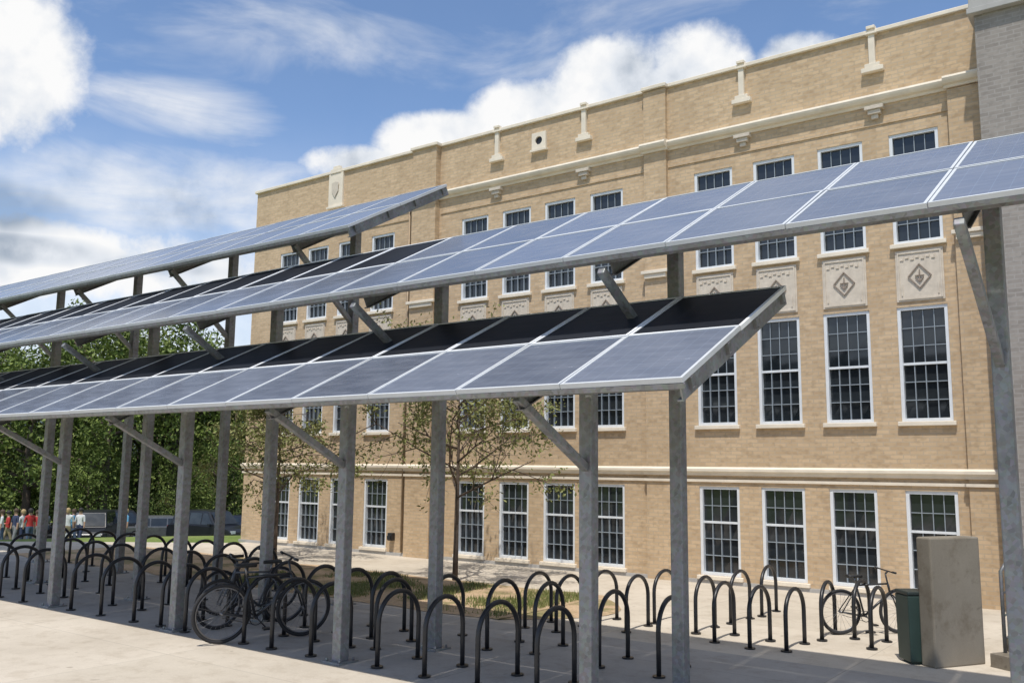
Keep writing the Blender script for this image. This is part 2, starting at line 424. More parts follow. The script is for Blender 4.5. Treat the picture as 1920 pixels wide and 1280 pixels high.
def spandrel():
    b=MB(); w=WW-.04; h=.88
    b.box((-w/2,-.02,0),(w/2,.03,h),0)
    for x in (-w/2+.03,w/2-.055): b.box((x,-.035,.03),(x+.025,-.0205,h-.03),0)
    for z in (.03,h-.055): b.box((-w/2+.056,-.035,z),(w/2-.056,-.0205,z+.025),0)
    for k in range(7):
        x=-w/2+.08+k*.083; b.box((x,-.034,h-.17+(k%2)*.03),(x+.055,-.0205,h-.155+(k%2)*.03),0); b.box((x+.04,-.034,h-.153+(k%2)*.03),(x+.055,-.0205,h-.10),0)
    for x in (-w/2+.08,w/2-.105): b.box((x,-.032,.10),(x+.022,-.0205,.30),0)
    def bar(p,q,t,mi):
        p=Vector((p[0],0,p[1]));q=Vector((q[0],0,q[1]));d=(q-p).normalized();n=Vector((-d.z,0,d.x))*t/2
        vs=[p+n,p-n,q-n,q+n]; f=[Vector((v.x,-.042,v.z)) for v in vs]; k=[Vector((v.x,-.0204,v.z)) for v in vs]
        b.add(f+k,[(0,1,2,3),(0,4,5,1),(1,5,6,2),(2,6,7,3),(3,7,4,0)],mi)
    cz=.42
    s_=.18; P4=[(0,cz+s_*1.15),(s_,cz),(0,cz-s_*1.15),(-s_,cz)]
    for k in range(4): bar(P4[k],P4[(k+1)%4],.018,1)
    bar((0,cz-.09),(0,cz+.11),.016,1); bar((-.07,cz+.01),(.07,cz+.01),.014,1)
    bar((-.06,cz-.02),(0,cz-.10),.012,1); bar((.06,cz-.02),(0,cz-.10),.012,1)
    return b
sp=spandrel().obj('carved_spandrel_panel',[M['carved'],M['emblem']])
first=True
for key,cs in WC.items():
    for c in cs:
        o=sp if first else sp.copy()
        if not first: COL.objects.link(o)
        first=False
        o.location=(c,YF if key!='L' else YL,4.955); P(o)
d=MB(); d.tube([(-15.12,YL-.06,.1),(-15.12,YL-.06,8.4)],.028,8,0); P(d.obj('downspout',[M['downspout']]))
d=MB(); d.box((-.07,-.12,0),(.07,0,.18)); d.box((-.05,-.16,.02),(.05,-.12,.12)); P(d.obj('wall_lantern',[M['blackpaint']],loc=(-15.45,YL,.35),bevel=.01))

GX=empty('school_extension',(1.5,15.6,0)); tag(GX,'grey brick block with pale stone cap adjoining the school','building')
g=MB(); g.box((-3.80,0,-1),(8,12,9.42)); o=g.obj('wall',[M['greybrick']],parent=GX)
g=MB(); g.box((-3.89,-.12,9.423),(8.1,12.1,9.52)); g.box((-3.86,-.09,9.523),(8.05,12.05,9.85)); g.obj('stone_cap',[M['capstone']],parent=GX,bevel=.01)

# ------------------------------------------------------------------ solar canopies
PW,PM=1.03,1.18
def panel_proto(cm,fm,f):
    b=MB(); w,h=PW-.010,PM-.008
    b.quad((f,f,.028),(w-f,f,.028),(w-f,h-f,.028),(f,h-f,.028),0)
    b.quad((f,f,.0),(f,h-f,.0),(w-f,h-f,.0),(w-f,f,.0),1)
    p=b.obj('solar_panel',[cm,M['backsheet']])
    q=MB(); q.box((0,0,-.005),(f,h,.034)); q.box((w-f,0,-.005),(w,h,.034)); q.box((f,0,-.005),(w-f,f,.034)); q.box((f,h-f,-.005),(w-f,h,.034))
    q.obj('panel_frame',[fm],parent=p)
    return p
protos=[panel_proto(M['cells'],M['alu'],.024),panel_proto(M['cellsshade'],M['alubright'],.027)]; used=[False,False]
def canopy(Yp,posts,Yl,zl,tilt,xr,n,bz,label,boff,dark):
    root=empty('solar_canopy',(xr,Yp,0)); tag(root,label,'solar canopy','solar canopies over the bicycle parking')
    def A(o): o.parent=root; o.location=Vector(o.location)-root.location; return o
    t=rad(tilt); c,s=math.cos(t),math.sin(t); xl=xr-n*PW
    for i in range(n):
        for j in range(2):
            dk=int(bool(j==1 and (xr-(i+.5)*PW)<dark))  # upper modules left of this limit get the cells with painted-in shade
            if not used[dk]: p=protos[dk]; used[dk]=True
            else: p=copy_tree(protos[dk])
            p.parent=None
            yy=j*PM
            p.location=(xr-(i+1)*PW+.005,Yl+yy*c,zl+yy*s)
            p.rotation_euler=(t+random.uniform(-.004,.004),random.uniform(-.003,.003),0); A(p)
    for y0 in (.12,.86,1.50,2.20):
        b=MB(); b.box((0,-.0,-.10),(xr-xl,.008,-.010)); b.box((0,.008,-.018),(xr-xl,.05,-.010)); b.box((0,.008,-.10),(xr-xl,.05,-.092))
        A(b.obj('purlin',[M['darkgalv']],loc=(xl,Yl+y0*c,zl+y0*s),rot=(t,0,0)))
    b=MB(); b.box((0,-.006,-.045),(xr-xl,.02,-.008)); A(b.obj('eave_channel',[M['galv']],loc=(xl,Yl,zl),rot=(t,0,0)))
    hb=.13
    for x in posts:
        b=MB(); w=.04
        b.box((-w,.16,-.102-hb),(w,2.32,-.102-hb+.010)); b.box((-w,.16,-.112),(w,2.32,-.102)); b.box((-.005,.16,-.102-hb+.010),(.005,2.32,-.112))
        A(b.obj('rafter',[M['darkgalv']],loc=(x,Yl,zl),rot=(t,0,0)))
    b=MB(); b.box((-.012,.0,-.13),(.0,2.36,-.006)); b.box((-.05,.0,-.142),(.0,2.36,-.130)); A(b.obj('end_channel',[M['galv']],loc=(xr-.03,Yl,zl),rot=(t,0,0)))
    tn=s/c
    for x in posts:
        zt=zl+(Yp-Yl)*tn-(.102+hb)/c
        b=MB(); w=.066
        b.box((-w,-w,.02),(w,w,zt)); A(b.obj('post',[M['galv']],loc=(x,Yp,0),bevel=.012))
        b=MB(); b.box((-.14,-.14,.008),(.14,.14,.026))
        for sx in(-1,1):
            for sy in(-1,1): b.tube([(sx*.1,sy*.1,.02),(sx*.1,sy*.1,.055)],.014,6)
        A(b.obj('base_plate',[M['galv']],loc=(x,Yp,0)))
        yb=Yl+boff; zb=zl+boff*tn-(.102)/c-.02
        p=Vector((0,-w+.02,bz)); q=Vector((0,yb-Yp,zb)); dd=(q-p); Lb=dd.length
        ang=math.atan2(dd.z,dd.y)
        b=MB(); b.box((-.036,0,-.036),(.036,Lb,.036),0)
        A(b.obj('brace',[M['galv']],loc=(x,Yp+p.y,bz),rot=(ang,0,0),bevel=.008))
    return root
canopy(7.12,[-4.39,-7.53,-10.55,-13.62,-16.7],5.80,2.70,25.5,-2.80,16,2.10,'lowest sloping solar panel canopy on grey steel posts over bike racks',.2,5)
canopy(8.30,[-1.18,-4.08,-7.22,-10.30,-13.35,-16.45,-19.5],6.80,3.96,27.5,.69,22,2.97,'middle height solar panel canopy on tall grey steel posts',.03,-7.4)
canopy(10.0,[-10.55,-13.70,-16.77,-19.80,-22.9],8.50,5.36,28.6,-9.12,16,4.35,'highest solar panel canopy on grey steel posts near the school',.25,-99)

# ------------------------------------------------------------------ bike racks
def hoop():
    b=MB(); w=.31; H_=.755; pts=[(0,-w,.0),(0,-w,.25),(0,-w,H_-w)]
    for k in range(1,16):
        a=math.pi-math.pi*k/16; pts.append((0,w*math.cos(a),H_-w+w*math.sin(a)))
    pts+=[(0,w,H_-w),(0,w,.25),(0,w,0)]
    b.tube(pts,.0255,12,0)
    for y in(-w,w):
        n=16; vs=[(.065*math.cos(2*math.pi*k/n),y+.065*math.sin(2*math.pi*k/n),z) for z in(.0,.018) for k in range(n)]
        b.add(vs,[(k,(k+1)%n,n+(k+1)%n,n+k) for k in range(n)]+[tuple(range(n,2*n))],0)
    return b.obj('bike_rack_hoop',[M['blackpaint']])
hp=hoop()
A_=[(-5.02,7.55),(-5.68,7.5),(-6.35,7.46),(-7.0,7.46),(-8.0,7.42),(-8.62,7.40),(-9.15,7.40),(-10.3,7.4),(-10.9,7.45),(-11.5,7.42),(-12.3,7.42),(-13.05,7.4),(-14.35,7.35),(-15.1,7.35),(-15.9,7.35),(-16.6,7.35)]
B_=[(-4.5,8.95),(-5.2,8.95),(-6.15,9.1),(-6.7,8.95),(-7.5,8.85),(-7.72,8.15),(-8.25,8.6),(-8.85,8.6),(-9.45,8.6),(-10.2,8.6),(-10.95,8.6),(-11.7,8.6),(-12.5,8.6),(-13.25,8.6),(-14.4,8.6),(-15.2,8.6),(-16.0,8.6),(-16.8,8.6),(-17.6,8.6)]
C_=[(-3.95,11.1),(-4.35,11.0),(-5.29,11.5),(-6.03,11.0),(-6.65,11.2),(-6.72,10.42),(-7.22,10.42),(-4.85,11.1)]
D_=[(-3.55,12.45),(-3.86,12.06),(-5.22,12.5),(-6.05,11.85),(-5.15,13.4),(-3.2,11.9)]
E_=[(x,10.0) for x in (-12.5,-13.3,-14.1,-14.9,-15.7,-16.5,-17.4,-18.3,-19.2)]
first=True
for L_ in (A_,B_,C_,D_,E_):
    for x,y in L_:
        o=hp if first else hp.copy()
        if not first: COL.objects.link(o)
        first=False
        o.location=(x,y,.011 if y<10.2 else .006); o.rotation_euler=(random.uniform(-.012,.012),0,random.uniform(-.05,.05))
        if y>10.1: o.scale=(1,1,.91)
        tag(o,'black painted steel hoop bike rack bolted to concrete','bike rack','bike rack hoops beneath the canopies')

# ------------------------------------------------------------------ bicycles
def bicycle(framemat,loc,heading,scale,label,lean=.0):
    root=empty('bicycle',loc,(lean,0,heading)); root.scale=(scale,)*3; tag(root,label,'bicycle','parked bicycles')
    R=.34; wb=1.04
    for wx in (0,wb):
        t=MB(); t.tube([((R)*math.cos(a*math.pi/20),0,R*math.sin(a*math.pi/20)) for a in range(40)],.022,8,0,closed=True)
        w=MB(); w.tube([((R-.03)*math.cos(a*math.pi/18),0,(R-.03)*math.sin(a*math.pi/18)) for a in range(36)],.010,6,0,closed=True)
        for k in range(20):
            a=2*math.pi*k/20; w.tube([(0,.02*(-1)**k,0),((R-.03)*math.cos(a),0,(R-.03)*math.sin(a))],.0018,4,0,caps=False)
        w.tube([(0,-.045,0),(0,.045,0)],.018,8,0)
        wo=w.obj('wheel',[M['chrome']],parent=root,loc=(wx,0,R+.022)); t.obj('tyre',[M['rubber']],parent=wo)
    z=R+.022; f=MB()
    bbk=(.42,0,.29); seat=(.28,0,.78); head=(.84,0,.80); headl=(.875,0,.66)
    for a,c,r in ((bbk,seat,.017),(seat,head,.016),(bbk,headl,.02),(head,headl,.02)): f.tube([a,c],r,8)
    for s_ in(-1,1):
        f.tube([(0,.06*s_,z),(.38,.04*s_,.29)],.010,6); f.tube([(0,.06*s_,z),(.27,.02*s_,.74)],.009,6)
    f.obj('frame',[framemat],parent=root)
    k=MB()
    for s_ in(-1,1): k.tube([(wb,.055*s_,z),(wb-.07,.055*s_,.55),(.885,.03*s_,.64)],.012,6)
    k.tube([(.883,0,.62),(.80,0,.96)],.014,8); k.obj('fork',[framemat],parent=root)
    h=MB(); h.tube([(.80,0,.96),(.84,0,1.0)],.015,8); h.tube([(.80,-.30,1.02),(.85,-.10,1.0),(.85,.10,1.0),(.80,.30,1.02)],.012,8)
    for s_ in(-1,1): h.tube([(.80,.30*s_,1.02),(.79,.22*s_,1.018)],.018,8)
    h.obj('handlebar',[M['blackpaint']],parent=root)
    s=MB(); s.tube([seat,(.245,0,.92)],.012,8,1)
    pr=[(-.0+.12,.075),(.17,.08),(.25,.05),(.33,.022),(.39,.016)]
    vs=[]
    for x,wd in pr:
        vs+=[(x,-wd,.925),(x,-wd*.6,.95),(x,wd*.6,.95),(x,wd,.925),(x,0,.90)]
    fs=[]
    for i in range(4):
        for j in range(5): fs.append((i*5+j,i*5+(j+1)%5,(i+1)*5+(j+1)%5,(i+1)*5+j))
    fs+=[(4,3,2,1,0),(20,21,22,23,24)]
    s.add(vs,fs,0,True); s.obj('saddle',[M['saddle'],M['chrome']],parent=root)
    c=MB(); c.tube([(.42+.085*math.cos(a*math.pi/12),-.05,.29+.085*math.sin(a*math.pi/12)) for a in range(24)],.006,5,0,closed=True)
    c.tube([(.42,-.06,.29),(.42,.06,.29)],.018,8); c.tube([(.42,-.065,.29),(.54,-.065,.17)],.009,6); c.tube([(.42,.065,.29),(.30,.065,.41)],.009,6)
    c.box((.49,-.15,.155),(.58,-.07,.178)); c.box((.26,.07,.40),(.35,.15,.42))
    c.tube([(.42,-.05,.373),(0,-.05,z+.04)],.005,4); c.tube([(.42,-.05,.205),(0,-.05,z-.04)],.005,4)
    c.obj('crankset',[M['blackpaint']],parent=root)
    return root
bicycle(M['bikeframe_dark'],(-9.34,6.90,.01),rad(70),.97,'black bicycle leaning against a hoop rack beside a post',rad(5))
bicycle(M['bikeframe_grey'],(-9.95,8.35,.01),rad(-104),.88,'dark grey bicycle parked between hoop racks',rad(-4))
bicycle(M['bikeframe_dark'],(-11.05,8.15,.01),rad(78),.86,'black bicycle locked to a hoop rack under the canopy',rad(-4))
bicycle(M['bikeframe_dark'],(-3.80,12.35,.006),rad(46),.80,'dark bicycle standing against a hoop rack near the concrete wall',rad(3))

# ------------------------------------------------------------------ wall, bin, stairs, railing
b=MB(); m=Matrix.Translation((-2.36,10.92,0))@Rz(math.atan2(.68,.41))
b.box((0,0,0),(.74,.20,1.385),0,m)
o=b.obj('concrete_wall',[M['conwall']],bevel=.02); tag(o,'weathered low concrete stair wall with a flat top beside a green bin','wall')
rt=empty('litter_bin',(-2.60,11.16,0),(0,0,rad(40))); tag(rt,'dark green square litter bin with lid beside the concrete wall','litter bin')
b=MB(); 
vs=[(-.145,-.145,.03),(.145,-.145,.03),(.145,.145,.03),(-.145,.145,.03),(-.155,-.155,.74),(.155,-.155,.74),(.155,.155,.74),(-.155,.155,.74)]
b.add(vs,[(0,3,2,1),(4,5,6,7),(0,1,5,4),(1,2,6,5),(2,3,7,6),(3,0,4,7)]); b.box((-.11,-.11,.0),(.11,.11,.029))
b.obj('bin_body',[M['bin']],parent=rt,bevel=.012)
b=MB(); b.box((-.158,-.158,.743),(.158,.158,.785)); b.obj('lid',[M['binlid']],parent=rt,bevel=.012)
# steps climb towards the entrance beside the wall
st=empty('entrance_stairs',(-1.95,11.45,0),(0,0,rad(-31))); tag(st,'concrete entrance steps rising beside the low wall','stairs')
for k in range(4):
    b=MB(); b.box((.04,.26*k,.15*k+(.001 if k else 0)),(2.2,1.7,.15*(k+1)))
    b.obj('step',[M['conwall']],parent=st,bevel=.008)
rl=empty('handrail',(-1.90,11.50,0),(0,0,rad(-31))); tag(rl,'grey metal pipe railing sloping up along the steps','handrail')
b=MB()
b.tube([(.08,.1,.15),(.08,.1,1.02),(.08,.18,1.10),(.08,1.0,1.52),(.08,1.7,1.52)],.02,8)
for dz in (.28,.52,.76): b.tube([(.08,.1,1.05-dz),(.08,1.0,1.50-dz),(.08,1.7,1.50-dz)],.010,8)
for y,z in ((.55,1.28),(1.0,1.5),(1.65,1.5)): b.tube([(.08,y,.3),(.08,y,z)],.015,8)
b.obj('rail',[M['darkgalv']],parent=rl)

# ------------------------------------------------------------------ trees
def leafquad(vs,fs,p,s,rnd):
    n=Vector((rnd.gauss(0,1),rnd.gauss(0,1),rnd.gauss(0,1)+.5)); n.normalize()
    u=n.orthogonal().normalized(); w=n.cross(u); a=rnd.uniform(0,6.28); u2=u*math.cos(a)+w*math.sin(a); w2=n.cross(u2)
    i=len(vs); vs+=[p-u2*s,p+w2*s*.45-u2*s*.1,p+u2*s,p-w2*s*.45-u2*s*.1]; fs.append((i,i+1,i+2,i+3))
def big_tree(seed,H_=13,R_=4.2):
    rnd=random.Random(seed); root=empty('deciduous_tree')
    t=MB(); t.tube([(0,0,-.5),(.1,0,2),(0,.1,5),(.1,0,H_*.75)],[.35,.26,.2,.06],10)
    tips=[]
    for k in range(14):
        z=rnd.uniform(H_*.2,H_*.75); a=rnd.uniform(0,6.28); r=rnd.uniform(.5,1)*R_*(1-.4*z/H_)
        e=Vector((math.cos(a)*r,math.sin(a)*r,z+rnd.uniform(1,2.5))); mid=Vector((e.x*.5,e.y*.5,z+.6))
        t.tube([(0,0,z),mid,e],[.11,.07,.03],6); tips.append(e)
    t.obj('trunk',[M['bark']],parent=root)
    vs=[];fs=[];cl=[]
    for k in range(75):
        z=rnd.uniform(.1,1)*H_
        q=z/H_; rr=R_*math.sin(math.pi*min(1,(q*.92+.08)))**.6*rnd.uniform(.25,1.05); a=rnd.uniform(0,6.28)
        cl.append((Vector((math.cos(a)*rr,math.sin(a)*rr,z)),rnd.uniform(.6,1.35)))
    for e in tips: cl.append((e,1.0))
    for c,r in cl:
        for _ in range(int(95*r*r)):
            d=Vector((rnd.gauss(0,1),rnd.gauss(0,1),rnd.gauss(0,1))); d.normalize()
            p=c+d*r*rnd.uniform(.55,1.08)**.6; p.z-= .1*r
            leafquad(vs,fs,p,rnd.uniform(.10,.20),rnd)
    b=MB(); b.add(vs,fs,0); b.obj('crown',[M['leafdark']],parent=root)
    return root
def small_tree(seed,H_,R_,nleaf,leafs=.045):
    rnd=random.Random(seed); root=empty('young_tree')
    t=MB(); tw=[]
    def branch(p,d,L_,r,lev):
        pts=[p.copy()]; q=p.copy(); dd=d.copy()
        for k in range(4):
            dd=(dd+Vector((rnd.uniform(-.18,.18),rnd.uniform(-.18,.18),rnd.uniform(-.08,.08)))).normalized(); q=q+dd*L_/4; pts.append(q.copy())
        t.tube(pts,[r*(1-.16*k) for k in range(5)],6 if lev else 8)
        if lev>=2:
            for a in pts[1:]: tw.append(a)
        if lev<3:
            n=[0,5,4][lev] if lev else 0
            for k in range(n):
                a=rnd.uniform(0,6.28); i=rnd.randint(1,4); base=pts[i]
                perp=dd.orthogonal().normalized(); perp=Matrix.Rotation(a,3,dd)@perp
                nd=(dd*.7+perp*.75+Vector((0,0,.0))).normalized(); branch(base,nd,L_*rnd.uniform(.4,.62),r*.5,lev+1)
    zt=H_*.36
    t.tube([(0,0,-.05),(.01,0,zt*.5),(0,.02,zt),(.03,0,H_*.6),(.0,.03,H_*.9)],[.055,.045,.04,.025,.008],10)
    for k in range(16):
        z=zt+(H_*.5)*k/16; a=k*2.4+rnd.uniform(-.3,.3)
        d=Vector((math.cos(a),math.sin(a),rnd.uniform(.2,.7))).normalized(); branch(Vector((0,0,z)),d,R_*rnd.uniform(.75,1.15)*(1-.4*k/16),.022,1)
    t.obj('trunk',[M['bark']],parent=root)
    vs=[];fs=[]
    for _ in range(nleaf):
        c=tw[int(len(tw)*rnd.random())]
        if noise.noise(c*1.4+Vector((seed,0,0)))<-.12: continue
        p=c+Vector((rnd.gauss(0,.10),rnd.gauss(0,.10),rnd.gauss(-.03,.07))); leafquad(vs,fs,p,rnd.uniform(.6,1.2)*leafs,rnd)
    b=MB(); b.add(vs,fs,0); b.obj('crown',[M['leaflight']],parent=root)
    return root
t1=small_tree(3,4.2,2.05,12500); t1.location=(-11.18,13.4,.01); tag(t1,'young locust tree with thin branches and sparse light green leaves','tree','young trees by the school')
t2=small_tree(8,3.9,1.7,11000); t2.location=(-16.6,13.6,.01); tag(t2,'small sparse leaved tree standing close to the school wall','tree','young trees by the school')
protoT=[big_tree(11),big_tree(12,12,4.6),big_tree(13,14,4.0)]
first3=[True]*3
TL=[(156.5,68,.95),(154.2,65,.98),(152.0,68,1.04),(150.2,64,1.06),(148.5,69,1.12),(146.6,66,1.04),(144.9,70,1.0),(143.2,66,.96),(141.6,68,.96),(139.8,72,.93),
    (155.5,83,1.08),(152.8,86,1.12),(149.5,84,1.18),(147.3,83,1.12),(145.2,86,1.1),(142.4,84,1.08),(158.5,74,1.0),(151.0,62,.45),(146.0,62,.42),(143.8,62,.5)]
for i,(a,r,s) in enumerate(TL):
    k=i%3
    if first3[k]: o=protoT[k]; first3[k]=False
    else: o=copy_tree(protoT[k])
    x,y=r*math.cos(rad(a)),r*math.sin(rad(a)); o.location=(x,y,gz(x,y)); o.scale=(s,s,s); o.rotation_euler=(0,0,i*1.3)
    tag(o,'full leafy green deciduous tree beyond the car park','tree','trees beyond the car park')
b=MB(); n=60; vs=[];
for k in range(n+1):
    a=rad(120+60*k/n); h=150+70*noise.noise(Vector((k*.16,0,1)))+25*noise.noise(Vector((k*.7,3,1)))
    vs+=[(1500*math.cos(a),1500*math.sin(a),-20),(2000*math.cos(a),2000*math.sin(a),h)]
b.add(vs,[(2*k,2*k+2,2*k+3,2*k+1) for k in range(n)],0,True)
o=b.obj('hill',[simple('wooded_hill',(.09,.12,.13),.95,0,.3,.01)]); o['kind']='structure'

# ------------------------------------------------------------------ cars
def car(loc,rot,paint,label,suv=True,group='cars parked beyond the lawn'):
    root=empty('parked_car',loc,(0,0,rot)); tag(root,label,'car',group)
    H_=1.75 if suv else 1.45; L_=4.6; W=.92
    bt=.98 if suv else .86
    prof=[(-L_/2,.45),(-L_/2+.03,.85),(-L_/2+.15,bt),(-.95,bt+.04),(L_/2-.9,bt-.02),(L_/2-.15,bt-.14),(L_/2,.7),(L_/2,.4)]
    def arch(cx): return [(cx+.37*math.cos(a*math.pi/6),.33+.37*math.sin(a*math.pi/6)) for a in range(7)]
    low=[(L_/2-.05,.28)]+arch(1.4)+arch(-1.4)+[(-L_/2+.05,.28)]
    pts=prof+low; b=MB(); n=len(pts)
    vs=[(x,-W,z) for x,z in pts]+[(x,W,z) for x,z in pts]
    b.add(vs,[tuple(range(n)),tuple(reversed(range(n,2*n)))]+[(i,n+i,n+(i+1)%n,(i+1)%n) for i in range(n)])
    rb=-L_/2+.2 if suv else -L_/2+.75
    cab=[(rb,bt),(rb+.3,H_-.04),(rb+.6,H_),(.35,H_),(.6,H_-.05),(1.25,bt-.0)]
    vs=[(x,-(W-.03 if z<bt+.1 else W-.2),z) for x,z in cab]+[(x,(W-.03 if z<bt+.1 else W-.2),z) for x,z in cab]; n=len(cab)
    b.add(vs,[tuple(range(n)),tuple(reversed(range(n,2*n)))]+[(i,n+i,n+(i+1)%n,(i+1)%n) for i in range(n)])
    b.obj('body',[paint],parent=root,bevel=.03)
    g=MB()
    for s_ in(-1,1):
        def sy(z): 
            t=(z-bt)/(H_-bt); return s_*((W-.03)*(1-t)+(W-.2)*t+.008)
        for xa,xb,ta,tb in ((rb+.25,-.75,.45,0),(-.68,.15,0,0),(.22,1.0,0,-.5)):
            z0,z1=bt+.07,H_-.12
            g.quad((xa,sy(z0),z0),(xb,sy(z0),z0),(xb+tb,sy(z1),z1),(xa+ta*.5,sy(z1),z1))
    w2=W-.12
    g.quad((1.17,-w2,bt+.06),(1.17,w2,bt+.06),(.68,w2-.12,H_-.10),(.68,-w2+.12,H_-.10))
    g.quad((rb-.0,-w2,bt+.06),(rb-.0,w2,bt+.06),(rb+.24,w2-.12,H_-.12),(rb+.24,-w2+.12,H_-.12))
    for v in range(len(g.v)-8,len(g.v)-4): g.v[v]=(g.v[v][0]+.05,g.v[v][1],g.v[v][2]+.02)
    g.obj('window_glass',[M['glass']],parent=root)
    for cx in(1.4,-1.4):
        for s_ in(-1,1):
            w=MB(); w.tube([(0,-.11,0),(0,.11,0)],.33,20,0); w.tube([(0,-.115,0),(0,.115,0)],.19,12,1)
            w.obj('wheel',[M['rubber'],M['chrome']],parent=root,loc=(cx,s_*(W-.12),.33))
    for s_ in(-1,1):
        l=MB(); l.box((L_/2-.1,s_*.68-.16,.62),(L_/2+.01,s_*.68+.16,.76)); l.obj('headlight',[M['alu']],parent=root)
        l=MB(); l.box((-L_/2-.01,s_*.75-.1,.7),(-L_/2+.05,s_*.75+.1,.92)); l.obj('tail_light',[lampred],parent=root)
        l=MB(); l.box((.85,s_*(W+.1)-.09,bt),(.98,s_*(W+.1)+.09,bt+.13)); l.obj('wing_mirror',[paint],parent=root,bevel=.02)
lampred=simple('red_lens',(.3,.02,.02),.3)
pk=simple('black_car_paint',(.015,.016,.02),.3); ps=simple('grey_car_paint',(.14,.145,.15),.3,.4); pb=simple('dark_blue_car_paint',(.015,.02,.035),.3)
def pol(a,r): 
    x,y=r*math.cos(rad(a)),r*math.sin(rad(a)); return (x,y,gz(x,y)+.03)
car(pol(150.7,53),rad(-40),pk,'black sport utility car parked beyond the lawn')
car(pol(144.4,53),rad(10),pk,'black sport utility car parked beside trees')
car(pol(147.0,57),rad(60),ps,'grey saloon car parked beyond the lawn',False)
car(pol(142.9,57),rad(200),pb,'dark blue saloon car parked near the school corner',False)
car(pol(149.2,58),rad(60),pk,'black sport utility car parked under trees')

# ------------------------------------------------------------------ people
skin=simple('skin',(.45,.27,.19),.6)
def person(loc,rot,shirt,pants,hairc,pose,label,h=1.0):
    k=pose; sw=[.12,.28,-.2][k%3]
    V=[(0,0,.95),(0,0,1.15),(0,0,1.36),(0,0,1.47),(0,.02,1.60),(0,.02,1.70)]
    Rr=[.145,.13,.15,.055,.095,.08]; E=[(0,1),(1,2),(2,3),(3,4),(4,5)]
    def ch(base,pts,rs):
        p=base
        for q,r in zip(pts,rs):
            V.append(q); Rr.append(r); E.append((p,len(V)-1)); p=len(V)-1
    for s_ in(-1,1):
        arm=[(.19*s_,0,1.38),(.25*s_,.03,1.12),((.26 if k!=1 else .18)*s_,.05+(.22 if k==1 else 0),.90 if k!=1 else 1.15),((.26 if k!=1 else .12)*s_,.07+(.24 if k==1 else 0),.80 if k!=1 else 1.22)]
        ch(2,arm,[.06,.045,.035,.035])
        o_=sw*s_
        ch(0,[(.10*s_,0,.88),(.11*s_,o_*.45,.50),(.11*s_,o_*.8,.09),(.11*s_,o_*.8+.13,.04)],[.10,.07,.048,.04])
    me=bpy.data.meshes.new('p'); me.from_pydata(V,E,[]); o=bpy.data.objects.new('p',me); COL.objects.link(o)
    md=o.modifiers.new('s','SKIN'); 
    for i,r in enumerate(Rr): me.skin_vertices[0].data[i].radius=(r,r*.75 if i in(0,1,2) else r)
    me.skin_vertices[0].data[0].use_root=True
    sd=o.modifiers.new('u','SUBSURF'); sd.levels=1; sd.render_levels=1
    dg=bpy.context.evaluated_depsgraph_get(); ev=o.evaluated_get(dg); nm=bpy.data.meshes.new_from_object(ev)
    bpy.data.objects.remove(o)
    nm.materials.clear()
    for m in (skin,shirt,pants,M['blackpaint']): nm.materials.append(m)
    for p in nm.polygons:
        c=p.center; p.use_smooth=True
        if c.z<.09: p.material_index=3
        elif c.z<.97 and abs(c.x)<.2: p.material_index=2
        elif c.z<1.45 and (c.z>1.12 or abs(c.x)<.2) and not (k==1 and c.y>.17): p.material_index=1
        else: p.material_index=0
    ob=bpy.data.objects.new('person',nm); COL.objects.link(ob); ob.location=loc; ob.rotation_euler=(0,0,rot); ob.scale=(h,h,h)
    tag(ob,label,'person','people gathered beyond the bike racks')
    b=MB(); vs=[];fs=[]
    nr,ns=6,12
    for i in range(nr):
        a=math.pi/2*1.25*i/(nr-1)
        for j in range(ns):
            t=2*math.pi*j/ns; rr=.115*math.sin(a); vs.append((rr*math.cos(t),.0+rr*math.sin(t)*1.05,1.655+.125*math.cos(a)-(.05 if math.sin(t)<-.2 and i==nr-1 else 0)))
    for i in range(nr-1):
        for j in range(ns): fs.append((i*ns+j,(i+1)*ns+j,(i+1)*ns+(j+1)%ns,i*ns+(j+1)%ns))
    b.add(vs,fs,0,True); b.obj('hair',[hairc],parent=ob)
cl={'red':simple('red_cotton',(.40,.03,.03),.9),'white':simple('white_cotton',(.6,.6,.6),.9),'blue':simple('light_blue_cotton',(.12,.32,.5),.9),
 'navy':simple('navy_cotton',(.03,.04,.09),.9),'grey':simple('grey_cotton',(.2,.2,.21),.9),'teal':simple('teal_cotton',(.05,.35,.38),.9),'denim':simple('denim',(.07,.1,.17),.9),'khaki':simple('khaki_cotton',(.33,.26,.17),.9)}
hb=simple('brown_hair',(.06,.035,.02),.7); hk=simple('black_hair',(.015,.012,.01),.7); hy=simple('fair_hair',(.35,.25,.12),.7)
PP=[(155.2,50,'white','denim',hb,0),(154.9,51,'red','khaki',hk,1),(154.55,49,'navy','grey',hb,2),(154.2,50,'white','navy',hy,0),(153.85,49,'red','denim',hk,0),(153.5,51,'red','grey',hb,2),
    (153.1,50,'grey','denim',hk,1),(152.0,49,'white','khaki',hy,0),(151.7,50,'blue','denim',hb,1),(151.35,49,'white','navy',hk,2),(149.2,49,'teal','denim',hb,0),(149.0,50,'blue','grey',hy,2)]
for i,(a,r,s1,s2,hc,po) in enumerate(PP):
    x,y=r*math.cos(rad(a)),r*math.sin(rad(a))
    person((x,y,gz(x,y)),random.uniform(0,6.28),cl[s1],cl[s2],hc,po,'person in %s top and %s trousers standing outdoors'%(s1,s2))

